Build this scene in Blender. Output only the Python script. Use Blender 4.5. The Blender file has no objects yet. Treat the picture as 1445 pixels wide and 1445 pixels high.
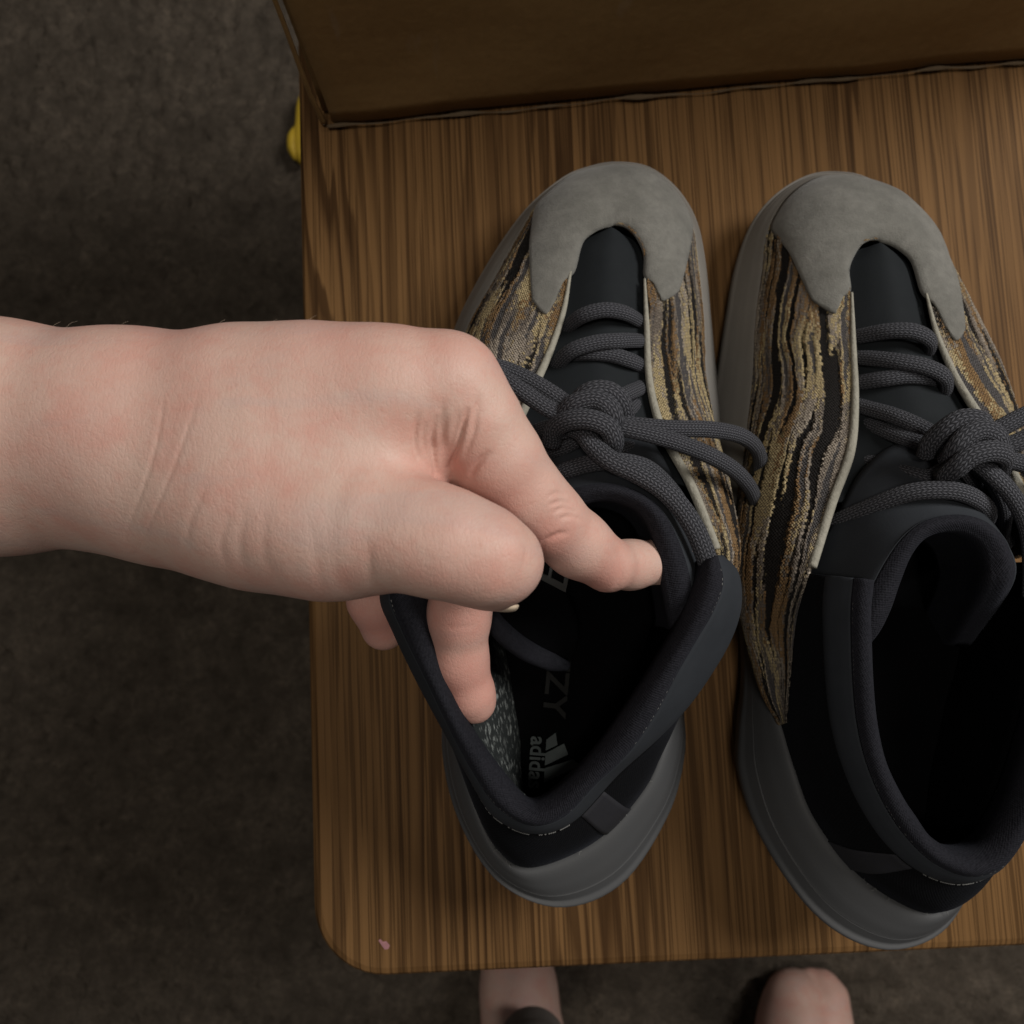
import bpy, bmesh, math, random
import numpy as np
from mathutils import Vector, Matrix
from mathutils.bvhtree import BVHTree
random.seed(7); np.random.seed(7)
scene = bpy.context.scene
COL = scene.collection

# ------------------------------------------------------------------ camera
H, FPX, TILT = 0.36, 1091.0, math.radians(5.6)
cam = bpy.data.cameras.new('camera')
cam.sensor_width = 36; cam.lens = 36*FPX/1445.0
cam.clip_start = 0.01; cam.clip_end = 20
cam.dof.use_dof = True; cam.dof.focus_distance = 0.25; cam.dof.aperture_fstop = cam.lens/1.9
camo = bpy.data.objects.new('camera', cam); COL.objects.link(camo)
camo.location = (0, 0, H); camo.rotation_euler = (TILT, 0, 0)
scene.camera = camo

# ------------------------------------------------------------------ light: one soft room lamp from above and beyond the box, dim room
w = bpy.data.worlds.new('World'); scene.world = w; w.use_nodes = True
bg = w.node_tree.nodes['Background']; bg.inputs[0].default_value = (1.0, .95, .90, 1); bg.inputs[1].default_value = 0.055
def area(name, loc, target, size, power, col):
    l = bpy.data.lights.new(name, 'AREA'); l.shape = 'DISK'; l.size = size; l.energy = power; l.color = col
    o = bpy.data.objects.new(name, l); COL.objects.link(o); o.location = loc
    o.rotation_euler = (Vector(target)-Vector(loc)).to_track_quat('-Z', 'Y').to_euler()
area('window_light', (1.08, .58, 1.18), (0, 0, .08), .70, 24, (1, .97, .93))
area('ceiling_lamp', (-.15, -.14, 1.95), (0, 0, .05), .34, 9, (1, .93, .84))
vs = scene.view_settings
vs.view_transform = 'Standard'; vs.look = 'None'; vs.gamma = 1; vs.exposure = 0; vs.use_curve_mapping = False

# ------------------------------------------------------------------ helpers
CF = np.array([0, math.sin(TILT), -math.cos(TILT)]); CU = np.array([0, math.cos(TILT), math.sin(TILT)])
def ray(u, v):
    d = FPX*CF + np.array([1., 0, 0])*(u-722.5) - (v-722.5)*CU
    return d
def P(u, v, z):
    d = ray(u, v); t = (z-H)/d[2]
    return np.array([0, 0, H]) + d*t
def PP(l): return np.array([P(*a) for a in l])
def proj(p):
    q = np.asarray(p) - np.array([0, 0, H]); dep = q@CF
    return 722.5+FPX*q[..., 0]/dep, 722.5-FPX*(q@CU)/dep

def catmull(pts, n, closed=False):
    pts = np.asarray(pts, float); K = len(pts)
    if closed:
        s = np.arange(n)*K/n; i = np.floor(s).astype(int); f = (s-i)[:, None]
        g = lambda k: pts[(i+k) % K]
        p0, p1, p2, p3 = g(-1), g(0), g(1), g(2)
    else:
        e = np.vstack([2*pts[0]-pts[1], pts, 2*pts[-1]-pts[-2]])
        s = np.linspace(0, K-1, n); i = np.minimum(np.floor(s).astype(int), K-2); f = (s-i)[:, None]
        p0, p1, p2, p3 = e[i], e[i+1], e[i+2], e[i+3]
    return .5*((2*p1)+(-p0+p2)*f+(2*p0-5*p1+4*p2-p3)*f**2+(-p0+3*p1-3*p2+p3)*f**3)

def loft_grid(rails, nu, nv, closed=False):
    R = np.stack([catmull(r, nu, closed) for r in rails])           # R,nu,3
    if len(rails) == 2:
        t = np.linspace(0, 1, nv)[:, None, None]; return R[0][None]*(1-t)+R[1][None]*t
    return catmull(R.reshape(len(rails), -1), nv).reshape(nv, nu, 3)

def setprops(o, label=None, cat=None, group=None, kind=None):
    for k, v in (('label', label), ('category', cat), ('group', group), ('kind', kind)):
        if v: o[k] = v
    return o
def empty(name, loc, label, cat, group=None, rz=0):
    o = bpy.data.objects.new(name, None); COL.objects.link(o); o.location = loc; o.rotation_euler = (0, 0, rz)
    o.empty_display_size = .02
    return setprops(o, label, cat, group)
def origin_of(o):
    v = Vector((0, 0, 0))
    while o is not None: v += o.location; o = o.parent
    return np.array(v)
def mesh_obj(name, V, F, m, parent=None, uv=None, smooth=True, T=None, local=False):
    V = np.asarray(V, float)
    if T is not None: V = T(V)
    if parent is not None and not local: V = V-origin_of(parent)
    me = bpy.data.meshes.new(name); me.from_pydata(V.tolist(), [], [list(map(int, f)) for f in F])
    if uv is not None:
        L = me.uv_layers.new(name='UVMap')
        idx = np.empty(len(me.loops), int); me.loops.foreach_get('vertex_index', idx)
        L.data.foreach_set('uv', np.asarray(uv, float)[idx].ravel())
    if smooth: me.polygons.foreach_set('use_smooth', [True]*len(me.polygons))
    me.materials.append(m)
    bm = bmesh.new(); bm.from_mesh(me); bmesh.ops.recalc_face_normals(bm, faces=bm.faces); bm.to_mesh(me); bm.free()
    me.update()
    o = bpy.data.objects.new(name, me); COL.objects.link(o)
    if parent is not None: o.parent = parent
    return o
def grid_faces(nv, nu, closed=False):
    F = []
    for j in range(nv-1):
        for i in range(nu if closed else nu-1):
            a = j*nu+i; b = j*nu+(i+1) % nu
            F.append((a, b, b+nu, a+nu))
    return F
def grid_uv(G):
    nv, nu, _ = G.shape
    mid = G[nv//2]; s = np.concatenate([[0], np.cumsum(np.linalg.norm(np.diff(mid, axis=0), axis=1))])
    c = G[:, nu//2]; t = np.concatenate([[0], np.cumsum(np.linalg.norm(np.diff(c, axis=0), axis=1))])
    U = np.zeros((nv, nu, 2)); U[..., 0] = s[None]; U[..., 1] = t[:, None]
    return U.reshape(-1, 2)
def thick(o, t, off=0):
    md = o.modifiers.new('thickness', 'SOLIDIFY'); md.thickness = t; md.offset = off
    md.use_quality_normals = True
    return o
def sub(o, n=1):
    md = o.modifiers.new('smooth', 'SUBSURF'); md.levels = n; md.render_levels = n; return o
def loft(name, rails, nu, nv, m, parent, T=None, closed=False, th=0):
    G = loft_grid(rails, nu, nv, closed)
    o = mesh_obj(name, G.reshape(-1, 3), grid_faces(nv, nu, closed), m, parent, grid_uv(G), T=T)
    if th: thick(o, th)
    return o
def tube_geo(pts, rad, nseg=14, flat=1.0, n=None, closed=False):
    pts = catmull(pts, n or len(pts)*10, closed)
    N = len(pts); rad = np.interp(np.linspace(0, 1, N), np.linspace(0, 1, len(np.atleast_1d(rad))), np.atleast_1d(rad))
    tan = np.gradient(pts, axis=0); tan /= np.linalg.norm(tan, axis=1)[:, None]+1e-9
    V = []; UV = []; s = 0
    for i in range(N):
        if i: s += np.linalg.norm(pts[i]-pts[i-1])
        side = np.cross(tan[i], [0, 0, 1.]); side /= np.linalg.norm(side)+1e-9
        up = np.cross(side, tan[i])
        for k in range(nseg+1):
            a = 2*math.pi*k/nseg
            V.append(pts[i]+rad[i]*(math.cos(a)*side+flat*math.sin(a)*up)); UV.append((s, k/nseg))
    F = []
    for i in range(N-1):
        for k in range(nseg):
            a = i*(nseg+1)+k; F.append((a, a+1, a+nseg+2, a+nseg+1))
    F.append(list(range(nseg))[::-1]); b = (N-1)*(nseg+1); F.append([b+k for k in range(nseg)])
    return V, F, UV
def join_geo(gs):
    V, F, U = [], [], []
    for v, f, u in gs:
        b = len(V); V += list(v); U += list(u); F += [[i+b for i in q] for q in f]
    return V, F, U

# ------------------------------------------------------------------ materials
def newmat(name):
    m = bpy.data.materials.new(name); m.use_nodes = True
    nt = m.node_tree; return m, nt, nt.nodes['Principled BSDF']
def nd(nt, t, ins=None, **kw):
    n = nt.nodes.new(t)
    for k, v in kw.items(): setattr(n, k, v)
    for k, v in (ins or {}).items():
        s = n.inputs[k]
        if isinstance(v, bpy.types.NodeSocket): nt.links.new(v, s)
        else: s.default_value = v
    return n
def mth(nt, op, a, b=0.0, c=None):
    ins = {0: a, 1: b}
    if c is not None: ins[2] = c
    return nd(nt, 'ShaderNodeMath', ins, operation=op).outputs[0]
def ramp(nt, fac, stops, interp='LINEAR'):
    r = nd(nt, 'ShaderNodeValToRGB', {'Fac': fac}); cr = r.color_ramp; cr.interpolation = interp
    while len(cr.elements) < len(stops): cr.elements.new(.5)
    for e, (p, c) in zip(cr.elements, stops):
        e.position = p; e.color = (*c, 1) if len(c) == 3 else c
    return r.outputs[0]
def mix(nt, f, a, b, mode='MIX'):
    n = nd(nt, 'ShaderNodeMix', data_type='RGBA', blend_type=mode)
    for k, v in ((0, f), (6, a), (7, b)):
        if isinstance(v, bpy.types.NodeSocket): nt.links.new(v, n.inputs[k])
        else: n.inputs[k].default_value = v if k == 0 else (*v, 1)
    return n.outputs[2]
def noise(nt, vec, scale, detail=3, rough=.55, dist=0):
    return nd(nt, 'ShaderNodeTexNoise', {'Vector': vec, 'Scale': scale, 'Detail': detail, 'Roughness': rough, 'Distortion': dist}).outputs[0]
def mapping(nt, vec, sc=(1, 1, 1), loc=(0, 0, 0), rot=(0, 0, 0)):
    return nd(nt, 'ShaderNodeMapping', {'Vector': vec, 'Scale': sc, 'Location': loc, 'Rotation': rot}).outputs[0]
def texco(nt, which='Object'): return nd(nt, 'ShaderNodeTexCoord').outputs[which]
def bump(nt, b, h, strength, dist):
    n = nd(nt, 'ShaderNodeBump', {'Height': h, 'Strength': strength, 'Distance': dist})
    nt.links.new(n.outputs[0], b.inputs['Normal'])
def setb(b, col=None, rough=None, spec=None, **kw):
    if rough is not None: b.inputs['Roughness'].default_value = rough
    if spec is not None: b.inputs['Specular IOR Level'].default_value = spec
    if col is not None:
        if isinstance(col, bpy.types.NodeSocket): b.id_data.links.new(col, b.inputs['Base Color'])
        else: b.inputs['Base Color'].default_value = (*col, 1)
    for k, v in kw.items(): b.inputs[k].default_value = v
M = {}
def plain(name, c1, c2, sc, rough, bsc=None, bstr=.3, bd=.0003, spec=.3, which='Object'):
    m, nt, b = newmat(name); tc = texco(nt, which)
    setb(b, mix(nt, noise(nt, tc, sc, 4, .6), c1, c2), rough, spec)
    if bsc: bump(nt, b, noise(nt, tc, bsc, 3, .6), bstr, bd)
    M[name] = m; return m, nt, b

# oak
m, nt, b = newmat('oak'); M['oak'] = m; tc = texco(nt)
warp = noise(nt, mapping(nt, tc, (14, 1.6, 1)), 1.0, 2, .5)
sx = nd(nt, 'ShaderNodeSeparateXYZ', {0: tc})
# cathedral rings: distance field stretched along the grain
xx = mth(nt, 'ADD', mth(nt, 'MULTIPLY', sx.outputs[0], 1.0), mth(nt, 'MULTIPLY', mth(nt, 'SUBTRACT', warp, .5), .055))
rng = mth(nt, 'ADD', mth(nt, 'MULTIPLY', xx, 118.0), mth(nt, 'MULTIPLY', noise(nt, mapping(nt, tc, (40, 1.3, 1)), 1, 3, .55), 7.0))
fr = mth(nt, 'FRACT', rng)
late = ramp(nt, fr, [(0, (0, 0, 0)), (.42, (.12,)*3), (.70, (1, 1, 1)), (.90, (.9,)*3), (.97, (0, 0, 0))])
amp = ramp(nt, noise(nt, mapping(nt, tc, (24, 2.0, 1)), 1, 2), [(.38, (.10,)*3), (.58, (1,)*3)])
pores = ramp(nt, noise(nt, mapping(nt, tc, (900, 8, 1)), 1, 2, .6), [(.50, (0, 0, 0)), (.60, (1, 1, 1))])
fine = noise(nt, mapping(nt, tc, (420, 3.5, 1)), 1, 4, .65)
big = noise(nt, mapping(nt, tc, (7, 1.5, 1)), 1, 2)
c = mix(nt, big, (.152, .079, .031), (.255, .139, .054))
c = mix(nt, mth(nt, 'MULTIPLY', late, mth(nt, 'MULTIPLY', amp, .84)), c, (.026, .011, .004))
c = mix(nt, mth(nt, 'MULTIPLY', fine, .6), c, (.06, .029, .010))
c = mix(nt, mth(nt, 'MULTIPLY', pores, .6), c, (.03, .014, .005))
setb(b, c, .6, .07)
bump(nt, b, mth(nt, 'SUBTRACT', 1.0, mth(nt, 'ADD', pores, mth(nt, 'MULTIPLY', late, .5))), .12, .0003)
# carpet
m, nt, b = newmat('carpet'); M['carpet'] = m; tc = texco(nt)
c = mix(nt, ramp(nt, noise(nt, tc, 30, 6, .72), [(.32, (0, 0, 0)), (.70, (1, 1, 1))]), (.040, .031, .023), (.25, .20, .152))
c = mix(nt, ramp(nt, noise(nt, tc, 150, 3, .7), [(.3, (0, 0, 0)), (.7, (1, 1, 1))]), c, (.075, .062, .047))
c = mix(nt, mth(nt, 'MULTIPLY', noise(nt, tc, 420, 2), .6), c, (.155, .128, .103))
setb(b, c, 1, .05); bump(nt, b, noise(nt, tc, 330, 4, .7), 1, .006)
# cardboard
m, nt, b = newmat('cardboard'); M['cardboard'] = m; tc = texco(nt)
c = mix(nt, noise(nt, tc, 9, 4, .6), (.235, .145, .055), (.315, .198, .082))
c = mix(nt, mth(nt, 'MULTIPLY', noise(nt, tc, 600, 3, .7), .4), c, (.155, .096, .038))
scr = ramp(nt, noise(nt, mapping(nt, tc, (70, 1, 14), rot=(0, .6, 0)), 1, 3, .5, .8), [(.68, (0, 0, 0)), (.74, (1, 1, 1))])
c = mix(nt, mth(nt, 'MULTIPLY', scr, .35), c, (.27, .2, .13))
setb(b, c, .72, .25)
wv = nd(nt, 'ShaderNodeTexWave', {'Vector': tc, 'Scale': 42, 'Distortion': .6}, bands_direction='X').outputs[0]
bump(nt, b, mth(nt, 'ADD', mth(nt, 'MULTIPLY', wv, .15), noise(nt, tc, 30, 4, .6)), .35, .003)
plain('torn_paper', (.125, .088, .052), (.075, .048, .024), 160, .9, 500, .6, .0008)
# suede / rubber / cloth
m, nt, b = newmat('suede'); M['suede'] = m; tc = texco(nt)
c = mix(nt, ramp(nt, noise(nt, tc, 60, 5, .65), [(.3, (0, 0, 0)), (.72, (1, 1, 1))]), (.125, .122, .108), (.195, .189, .170))
c = mix(nt, mth(nt, 'MULTIPLY', ramp(nt, noise(nt, tc, 260, 5, .75), [(.42, (0, 0, 0)), (.70, (1, 1, 1))]), .5), c, (.095, .092, .084))
setb(b, c, .95, .12, **{'Sheen Weight': .18, 'Sheen Roughness': .5})
bump(nt, b, mth(nt, 'ADD', noise(nt, tc, 1500, 3, .7), noise(nt, tc, 300, 3, .6)), .6, .0005)
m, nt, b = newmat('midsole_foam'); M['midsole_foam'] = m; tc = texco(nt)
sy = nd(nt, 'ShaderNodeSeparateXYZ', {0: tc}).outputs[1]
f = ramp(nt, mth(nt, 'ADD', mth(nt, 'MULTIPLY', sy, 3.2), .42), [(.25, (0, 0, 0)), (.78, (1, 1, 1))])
c = mix(nt, f, (.056, .058, .061), (.205, .190, .168))  # pale forefoot, charcoal heel painted darker still to stand in for shade
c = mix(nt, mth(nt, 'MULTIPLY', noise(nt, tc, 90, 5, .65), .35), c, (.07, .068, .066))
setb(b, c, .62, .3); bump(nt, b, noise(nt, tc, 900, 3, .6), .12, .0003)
def cloth(name, c1, c2, pitch, strength, rough=.95, twill=True):
    m, nt, b = newmat(name); M[name] = m; uv = texco(nt, 'UV')
    s = nd(nt, 'ShaderNodeSeparateXYZ', {0: uv}); x, y = s.outputs[0], s.outputs[1]
    k = 2*math.pi/pitch
    d1 = mth(nt, 'SINE', mth(nt, 'MULTIPLY', mth(nt, 'ADD', x, y if twill else 0.0), k))
    d2 = mth(nt, 'SINE', mth(nt, 'MULTIPLY', mth(nt, 'SUBTRACT', y, mth(nt, 'MULTIPLY', x, .35)), k*1.1))
    h = mth(nt, 'ADD', mth(nt, 'MULTIPLY', d1, .65), mth(nt, 'MULTIPLY', d2, .35))
    nz = noise(nt, texco(nt), 1100, 2, .6)
    hh = mth(nt, 'ADD', mth(nt, 'MULTIPLY', h, .28), mth(nt, 'MULTIPLY', nz, 1.3))
    c = mix(nt, ramp(nt, hh, [(.1, (0, 0, 0)), (1.0, (1, 1, 1))]), c1, c2)
    c = mix(nt, mth(nt, 'MULTIPLY', noise(nt, texco(nt), 45, 4), .5), c, c1)
    setb(b, c, rough, .05, **{'Sheen Weight': .03, 'Sheen Tint': (.5, .55, .7, 1)}); bump(nt, b, hh, strength, .0003)
cloth('collar_twill', (.0075, .0076, .0095), (.026, .026, .032), .0008, .7)
cloth('heel_ribbing', (.002, .002, .0022), (.006, .006, .0065), .0013, .5)
plain('neoprene', (.021, .0235, .028), (.035, .039, .045), 60, .8, 1300, .3, .0002, spec=.12)
plain('tongue_mesh', (.0095, .0112, .0128), (.0155, .018, .020), 80, .8, 1500, .35, .0002, spec=.12)
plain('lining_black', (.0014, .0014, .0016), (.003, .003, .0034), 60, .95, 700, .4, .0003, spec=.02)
plain('tab_grey', (.012, .012, .015), (.019, .019, .023), 200, .8, 900, .3, .0002)
plain('piping_thread', (.20, .19, .155), (.38, .36, .30), 520, .9, 900, .8, .0006)
plain('stitch_thread', (.10, .10, .10), (.22, .22, .21), 200, .9)
plain('print_grey', (.055, .064, .064), (.075, .085, .085), 200, .9, spec=.03)
plain('print_dim', (.013, .013, .013), (.019, .019, .018), 200, .9, spec=.03)
plain('tag_cloth', (.035, .035, .034), (.05, .05, .048), 300, .9, spec=.05)
plain('yellow_plastic', (.50, .33, .02), (.56, .38, .04), 30, .5)
plain('aglet', (.004, .004, .004), (.008, .008, .008), 60, .35)
plain('pink_paint', (.26, .12, .12), (.40, .20, .22), 300, .8)
plain('nail', (.50, .40, .29), (.56, .45, .34), 120, .35, spec=.45)
plain('table_edge', (.12, .055, .018), (.17, .085, .03), 90, .45, 300, .2)
plain('trouser_cloth', (.16, .14, .125), (.23, .205, .185), 60, .95, 700, .5, .0006)
plain('arm_hair', (.42, .33, .25), (.52, .42, .32), 100, .6)
# lining knit with pale flecks
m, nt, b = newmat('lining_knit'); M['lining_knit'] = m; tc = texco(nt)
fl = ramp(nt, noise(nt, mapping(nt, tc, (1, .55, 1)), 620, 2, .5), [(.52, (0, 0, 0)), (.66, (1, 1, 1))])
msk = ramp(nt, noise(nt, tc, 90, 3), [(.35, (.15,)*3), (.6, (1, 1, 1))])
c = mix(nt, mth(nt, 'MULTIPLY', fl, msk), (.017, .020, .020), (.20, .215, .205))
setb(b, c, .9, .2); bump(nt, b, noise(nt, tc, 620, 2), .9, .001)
# striped knit
m, nt, b = newmat('striped_knit'); M['striped_knit'] = m; uv = texco(nt, 'UV')
oi = nd(nt, 'ShaderNodeObjectInfo').outputs['Random']
s = nd(nt, 'ShaderNodeSeparateXYZ', {0: uv}); x, y = s.outputs[0], s.outputs[1]
q = 2*math.pi/.0013
rowq = nd(nt, 'ShaderNodeMath', {0: x, 1: .0011}, operation='SNAP').outputs[0]
jit = noise(nt, nd(nt, 'ShaderNodeCombineXYZ', {0: mth(nt, 'MULTIPLY', rowq, 1300.0), 1: mth(nt, 'MULTIPLY', y, 160.0), 2: oi}).outputs[0], 1.0, 2, .6)
flow = noise(nt, nd(nt, 'ShaderNodeCombineXYZ', {0: mth(nt, 'MULTIPLY', x, 26.0), 1: mth(nt, 'MULTIPLY', y, 22.0), 2: mth(nt, 'MULTIPLY', oi, 9.0)}).outputs[0], 1, 2, .5)
yy = mth(nt, 'ADD', y, mth(nt, 'ADD', mth(nt, 'MULTIPLY', mth(nt, 'SUBTRACT', flow, .5), .012), mth(nt, 'MULTIPLY', mth(nt, 'SUBTRACT', jit, .5), .0020)))
vec = nd(nt, 'ShaderNodeCombineXYZ', {0: mth(nt, 'MULTIPLY', x, 15.0), 1: mth(nt, 'MULTIPLY', yy, 235.0), 2: mth(nt, 'MULTIPLY', oi, 50.0)}).outputs[0]
band = noise(nt, vec, 1.0, 1.0, .4)
lx = nd(nt, 'ShaderNodeMath', {0: x, 1: .0013}, operation='SNAP').outputs[0]
ly = nd(nt, 'ShaderNodeMath', {0: y, 1: .0008}, operation='SNAP').outputs[0]
wn = nd(nt, 'ShaderNodeTexWhiteNoise', {0: nd(nt, 'ShaderNodeCombineXYZ', {0: mth(nt, 'MULTIPLY', lx, 991.0), 1: mth(nt, 'MULTIPLY', ly, 1713.0), 2: oi}).outputs[0]}, noise_dimensions='3D').outputs[0]
dith = mth(nt, 'SUBTRACT', mth(nt, 'ADD', mth(nt, 'MULTIPLY', wn, .6), mth(nt, 'MULTIPLY', noise(nt, uv, 900, 2, .7), .4)), .5)
def patch(off, fx, fy, lo_, hi_, damp):
    h = noise(nt, nd(nt, 'ShaderNodeCombineXYZ', {0: mth(nt, 'MULTIPLY', x, fx), 1: mth(nt, 'MULTIPLY', yy, fy), 2: mth(nt, 'ADD', mth(nt, 'MULTIPLY', oi, 31.0), off)}).outputs[0], 1.0, 1, .4)
    return ramp(nt, mth(nt, 'ADD', h, mth(nt, 'MULTIPLY', dith, damp)), [(lo_, (0, 0, 0)), (hi_, (1, 1, 1))])
lightc = mix(nt, patch(3.0, 30.0, 160.0, .40, .60, .3), (.24, .20, .165), (.47, .40, .32))
lightc = mix(nt, patch(17.0, 24.0, 105.0, .49, .55, .35), lightc, (.60, .475, .26))
lightc = mix(nt, patch(41.0, 22.0, 120.0, .57, .62, .3), lightc, (.32, .195, .09))
bd = mth(nt, 'ADD', band, mth(nt, 'MULTIPLY', dith, .11))
c = mix(nt, ramp(nt, bd, [(.42, (0, 0, 0)), (.445, (1, 1, 1))]), (.016, .015, .015), lightc)
c = mix(nt, ramp(nt, bd, [(.61, (0, 0, 0)), (.64, (1, 1, 1))]), c, (.115, .108, .108))
fleck = ramp(nt, noise(nt, uv, 1500, 2, .7), [(.38, (0, 0, 0)), (.60, (1, 1, 1))])
gap = mth(nt, 'POWER', mth(nt, 'ABSOLUTE', mth(nt, 'COSINE', mth(nt, 'MULTIPLY', x, math.pi/.0013))), 4.0)
c = mix(nt, mth(nt, 'MAXIMUM', mth(nt, 'MULTIPLY', mth(nt, 'SUBTRACT', 1.0, fleck), .5), mth(nt, 'MULTIPLY', gap, .42)), c, (.035, .03, .026))
setb(b, c, .95, .15)
rib = mth(nt, 'MULTIPLY', mth(nt, 'SINE', mth(nt, 'MULTIPLY', x, q)), mth(nt, 'SINE', mth(nt, 'MULTIPLY', y, q)))
bump(nt, b, mth(nt, 'ADD', mth(nt, 'MULTIPLY', rib, .35), mth(nt, 'ADD', mth(nt, 'ADD', noise(nt, uv, 1200, 2), mth(nt, 'MULTIPLY', wn, .5)), mth(nt, 'MULTIPLY', ramp(nt, bd, [(.44, (0, 0, 0)), (.49, (1, 1, 1))]), 1.2))), 1.0, .0011)
hgt = mth(nt, 'ADD', mth(nt, 'MULTIPLY', ramp(nt, bd, [(.40, (0, 0, 0)), (.47, (1, 1, 1))]), .7), mth(nt, 'ADD', mth(nt, 'MULTIPLY', wn, .35), mth(nt, 'MULTIPLY', ramp(nt, bd, [(.58, (0, 0, 0)), (.64, (1, 1, 1))]), -.35)))
dsp = nd(nt, 'ShaderNodeDisplacement', {'Height': hgt, 'Midlevel': .6, 'Scale': .0008})
nt.links.new(dsp.outputs[0], nt.nodes['Material Output'].inputs['Displacement']); m.displacement_method = 'BOTH'
# lace braid
m, nt, b = newmat('lace_braid'); M['lace_braid'] = m; uv = texco(nt, 'UV')
s = nd(nt, 'ShaderNodeSeparateXYZ', {0: uv}); x, y = s.outputs[0], s.outputs[1]
tri = mth(nt, 'PINGPONG', mth(nt, 'MULTIPLY', y, 20.0), 1.0)
cell = mth(nt, 'FRACT', mth(nt, 'ADD', mth(nt, 'DIVIDE', x, .00145), mth(nt, 'MULTIPLY', tri, .8)))
st = mth(nt, 'MULTIPLY', mth(nt, 'SINE', mth(nt, 'MULTIPLY', cell, math.pi)), mth(nt, 'SINE', mth(nt, 'MULTIPLY', tri, math.pi)))
st2 = mth(nt, 'ADD', mth(nt, 'MULTIPLY', mth(nt, 'ABSOLUTE', st), .8), mth(nt, 'MULTIPLY', noise(nt, uv, 1500, 2), .4))
c = mix(nt, ramp(nt, st2, [(.25, (0, 0, 0)), (.95, (1, 1, 1))]), (.016, .017, .021), (.13, .132, .148))
c = mix(nt, mth(nt, 'MULTIPLY', noise(nt, texco(nt), 60, 3), .4), c, (.03, .03, .036))
setb(b, c, .8, .25); bump(nt, b, st2, .9, .0006)
# skin
m, nt, b = newmat('skin'); M['skin'] = m; tc = texco(nt)
att = nd(nt, 'ShaderNodeAttribute', attribute_name='flush').outputs['Fac']
c = mix(nt, ramp(nt, noise(nt, tc, 45, 4, .6), [(.3, (0, 0, 0)), (.72, (1, 1, 1))]), (.565, .395, .325), (.57, .365, .305))
c = mix(nt, mth(nt, 'MULTIPLY', ramp(nt, noise(nt, tc, 260, 4, .65), [(.40, (0, 0, 0)), (.75, (1, 1, 1))]), .45), c, (.56, .32, .255))
c = mix(nt, mth(nt, 'MULTIPLY', ramp(nt, noise(nt, tc, 520, 2, .5), [(.66, (0, 0, 0)), (.75, (1, 1, 1))]), .25), c, (.42, .22, .17))
c = mix(nt, mth(nt, 'MULTIPLY', ramp(nt, noise(nt, tc, 19, 3, .5), [(.5, (0, 0, 0)), (.75, (1, 1, 1))]), .35), c, (.56, .42, .345))
c = mix(nt, mth(nt, 'MULTIPLY', ramp(nt, noise(nt, mapping(nt, tc, loc=(3, 1, 2)), 70, 5, .7), [(.45, (0, 0, 0)), (.68, (1, 1, 1))]), .62), c, (.555, .275, .22))
c = mix(nt, mth(nt, 'MULTIPLY', ramp(nt, noise(nt, mapping(nt, tc, (.5, 1.6, 1), loc=(7, 4, 2)), 40, 2, .5, 1.2), [(.56, (0, 0, 0)), (.68, (1, 1, 1))]), .22), c, (.43, .36, .34))
c = mix(nt, att, c, (.52, .205, .165))
setb(b, c, .5, .34, **{'Subsurface Weight': .03, 'Subsurface Scale': .0012, 'Subsurface Radius': (1, .35, .2)})
def lines(scale, sc, rot):
    wv_ = nd(nt, 'ShaderNodeVectorMath', {0: mapping(nt, tc, sc, rot=(0, 0, rot)), 1: nd(nt, 'ShaderNodeVectorMath', {0: nd(nt, 'ShaderNodeTexNoise', {'Vector': tc, 'Scale': 220.0}).outputs[1], 3: .002}, operation='SCALE').outputs[0]}, operation='ADD').outputs[0]
    v_ = nd(nt, 'ShaderNodeTexVoronoi', {'Vector': wv_, 'Scale': scale}, feature='DISTANCE_TO_EDGE').outputs[0]
    return ramp(nt, v_, [(0, (0, 0, 0)), (.12, (1, 1, 1))])
hh = mth(nt, 'ADD', mth(nt, 'MULTIPLY', lines(420, (1.5, .55, 1), .3), .20), mth(nt, 'MULTIPLY', lines(900, (1, .8, 1), -.4), .18))
hh = mth(nt, 'ADD', hh, mth(nt, 'ADD', mth(nt, 'MULTIPLY', noise(nt, tc, 1100, 3, .65), .7), mth(nt, 'MULTIPLY', noise(nt, tc, 260, 3, .6), .5)))
bump(nt, b, hh, .34, .00045)

# ------------------------------------------------------------------ setting: carpet, table, box
ZF = -.45
n = 440; xs = np.linspace(-1.3, 1.3, n); ys = np.linspace(-1.3, 1.3, n)
X, Y = np.meshgrid(xs, ys); Z = ZF-.004+.010*np.random.rand(n, n)**1.5
carpet = mesh_obj('carpet', np.stack([X, Y, Z], -1).reshape(-1, 3), grid_faces(n, n), M['carpet'])
setprops(carpet, 'dark grey brown mottled carpet on the floor', 'carpet', kind='structure')

ang = math.radians(2.55)
corner = P(442, 1386, 0)
table = empty('side_table', (corner[0], corner[1], ZF), 'low oak side table with rounded corners under the sneakers and box', 'table', rz=ang)
TW, TD, TR, TT = .62, .66, .032, .022
def rrect(x0, y0, x1, y1, r, seg=10):
    pts = []
    for cx, cy, a0 in ((x1-r, y0+r, -90), (x1-r, y1-r, 0), (x0+r, y1-r, 90), (x0+r, y0+r, 180)):
        for k in range(seg+1):
            a = math.radians(a0+90*k/seg); pts.append((cx+r*math.cos(a), cy+r*math.sin(a)))
    return pts
prof = [(.0045, 0), (.002, -.0008), (.0006, -.0025), (0, -.005), (0, -TT+.004), (.003, -TT)]
V, F = [], []; base = None
for ins, z in prof:
    ring = rrect(ins, ins, TW-ins, TD-ins, TR-ins); V += [(x, y, z-ZF) for x, y in ring]
nr = len(ring)
for j in range(len(prof)-1):
    for i in range(nr):
        a, c2 = j*nr+i, j*nr+(i+1) % nr; F.append((a, c2, c2+nr, a+nr))
F.append(list(range(nr))); F.append([len(V)-nr+i for i in range(nr)][::-1])
top = mesh_obj('tabletop', V, F, M['oak'], table, smooth=False, local=True)
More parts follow.
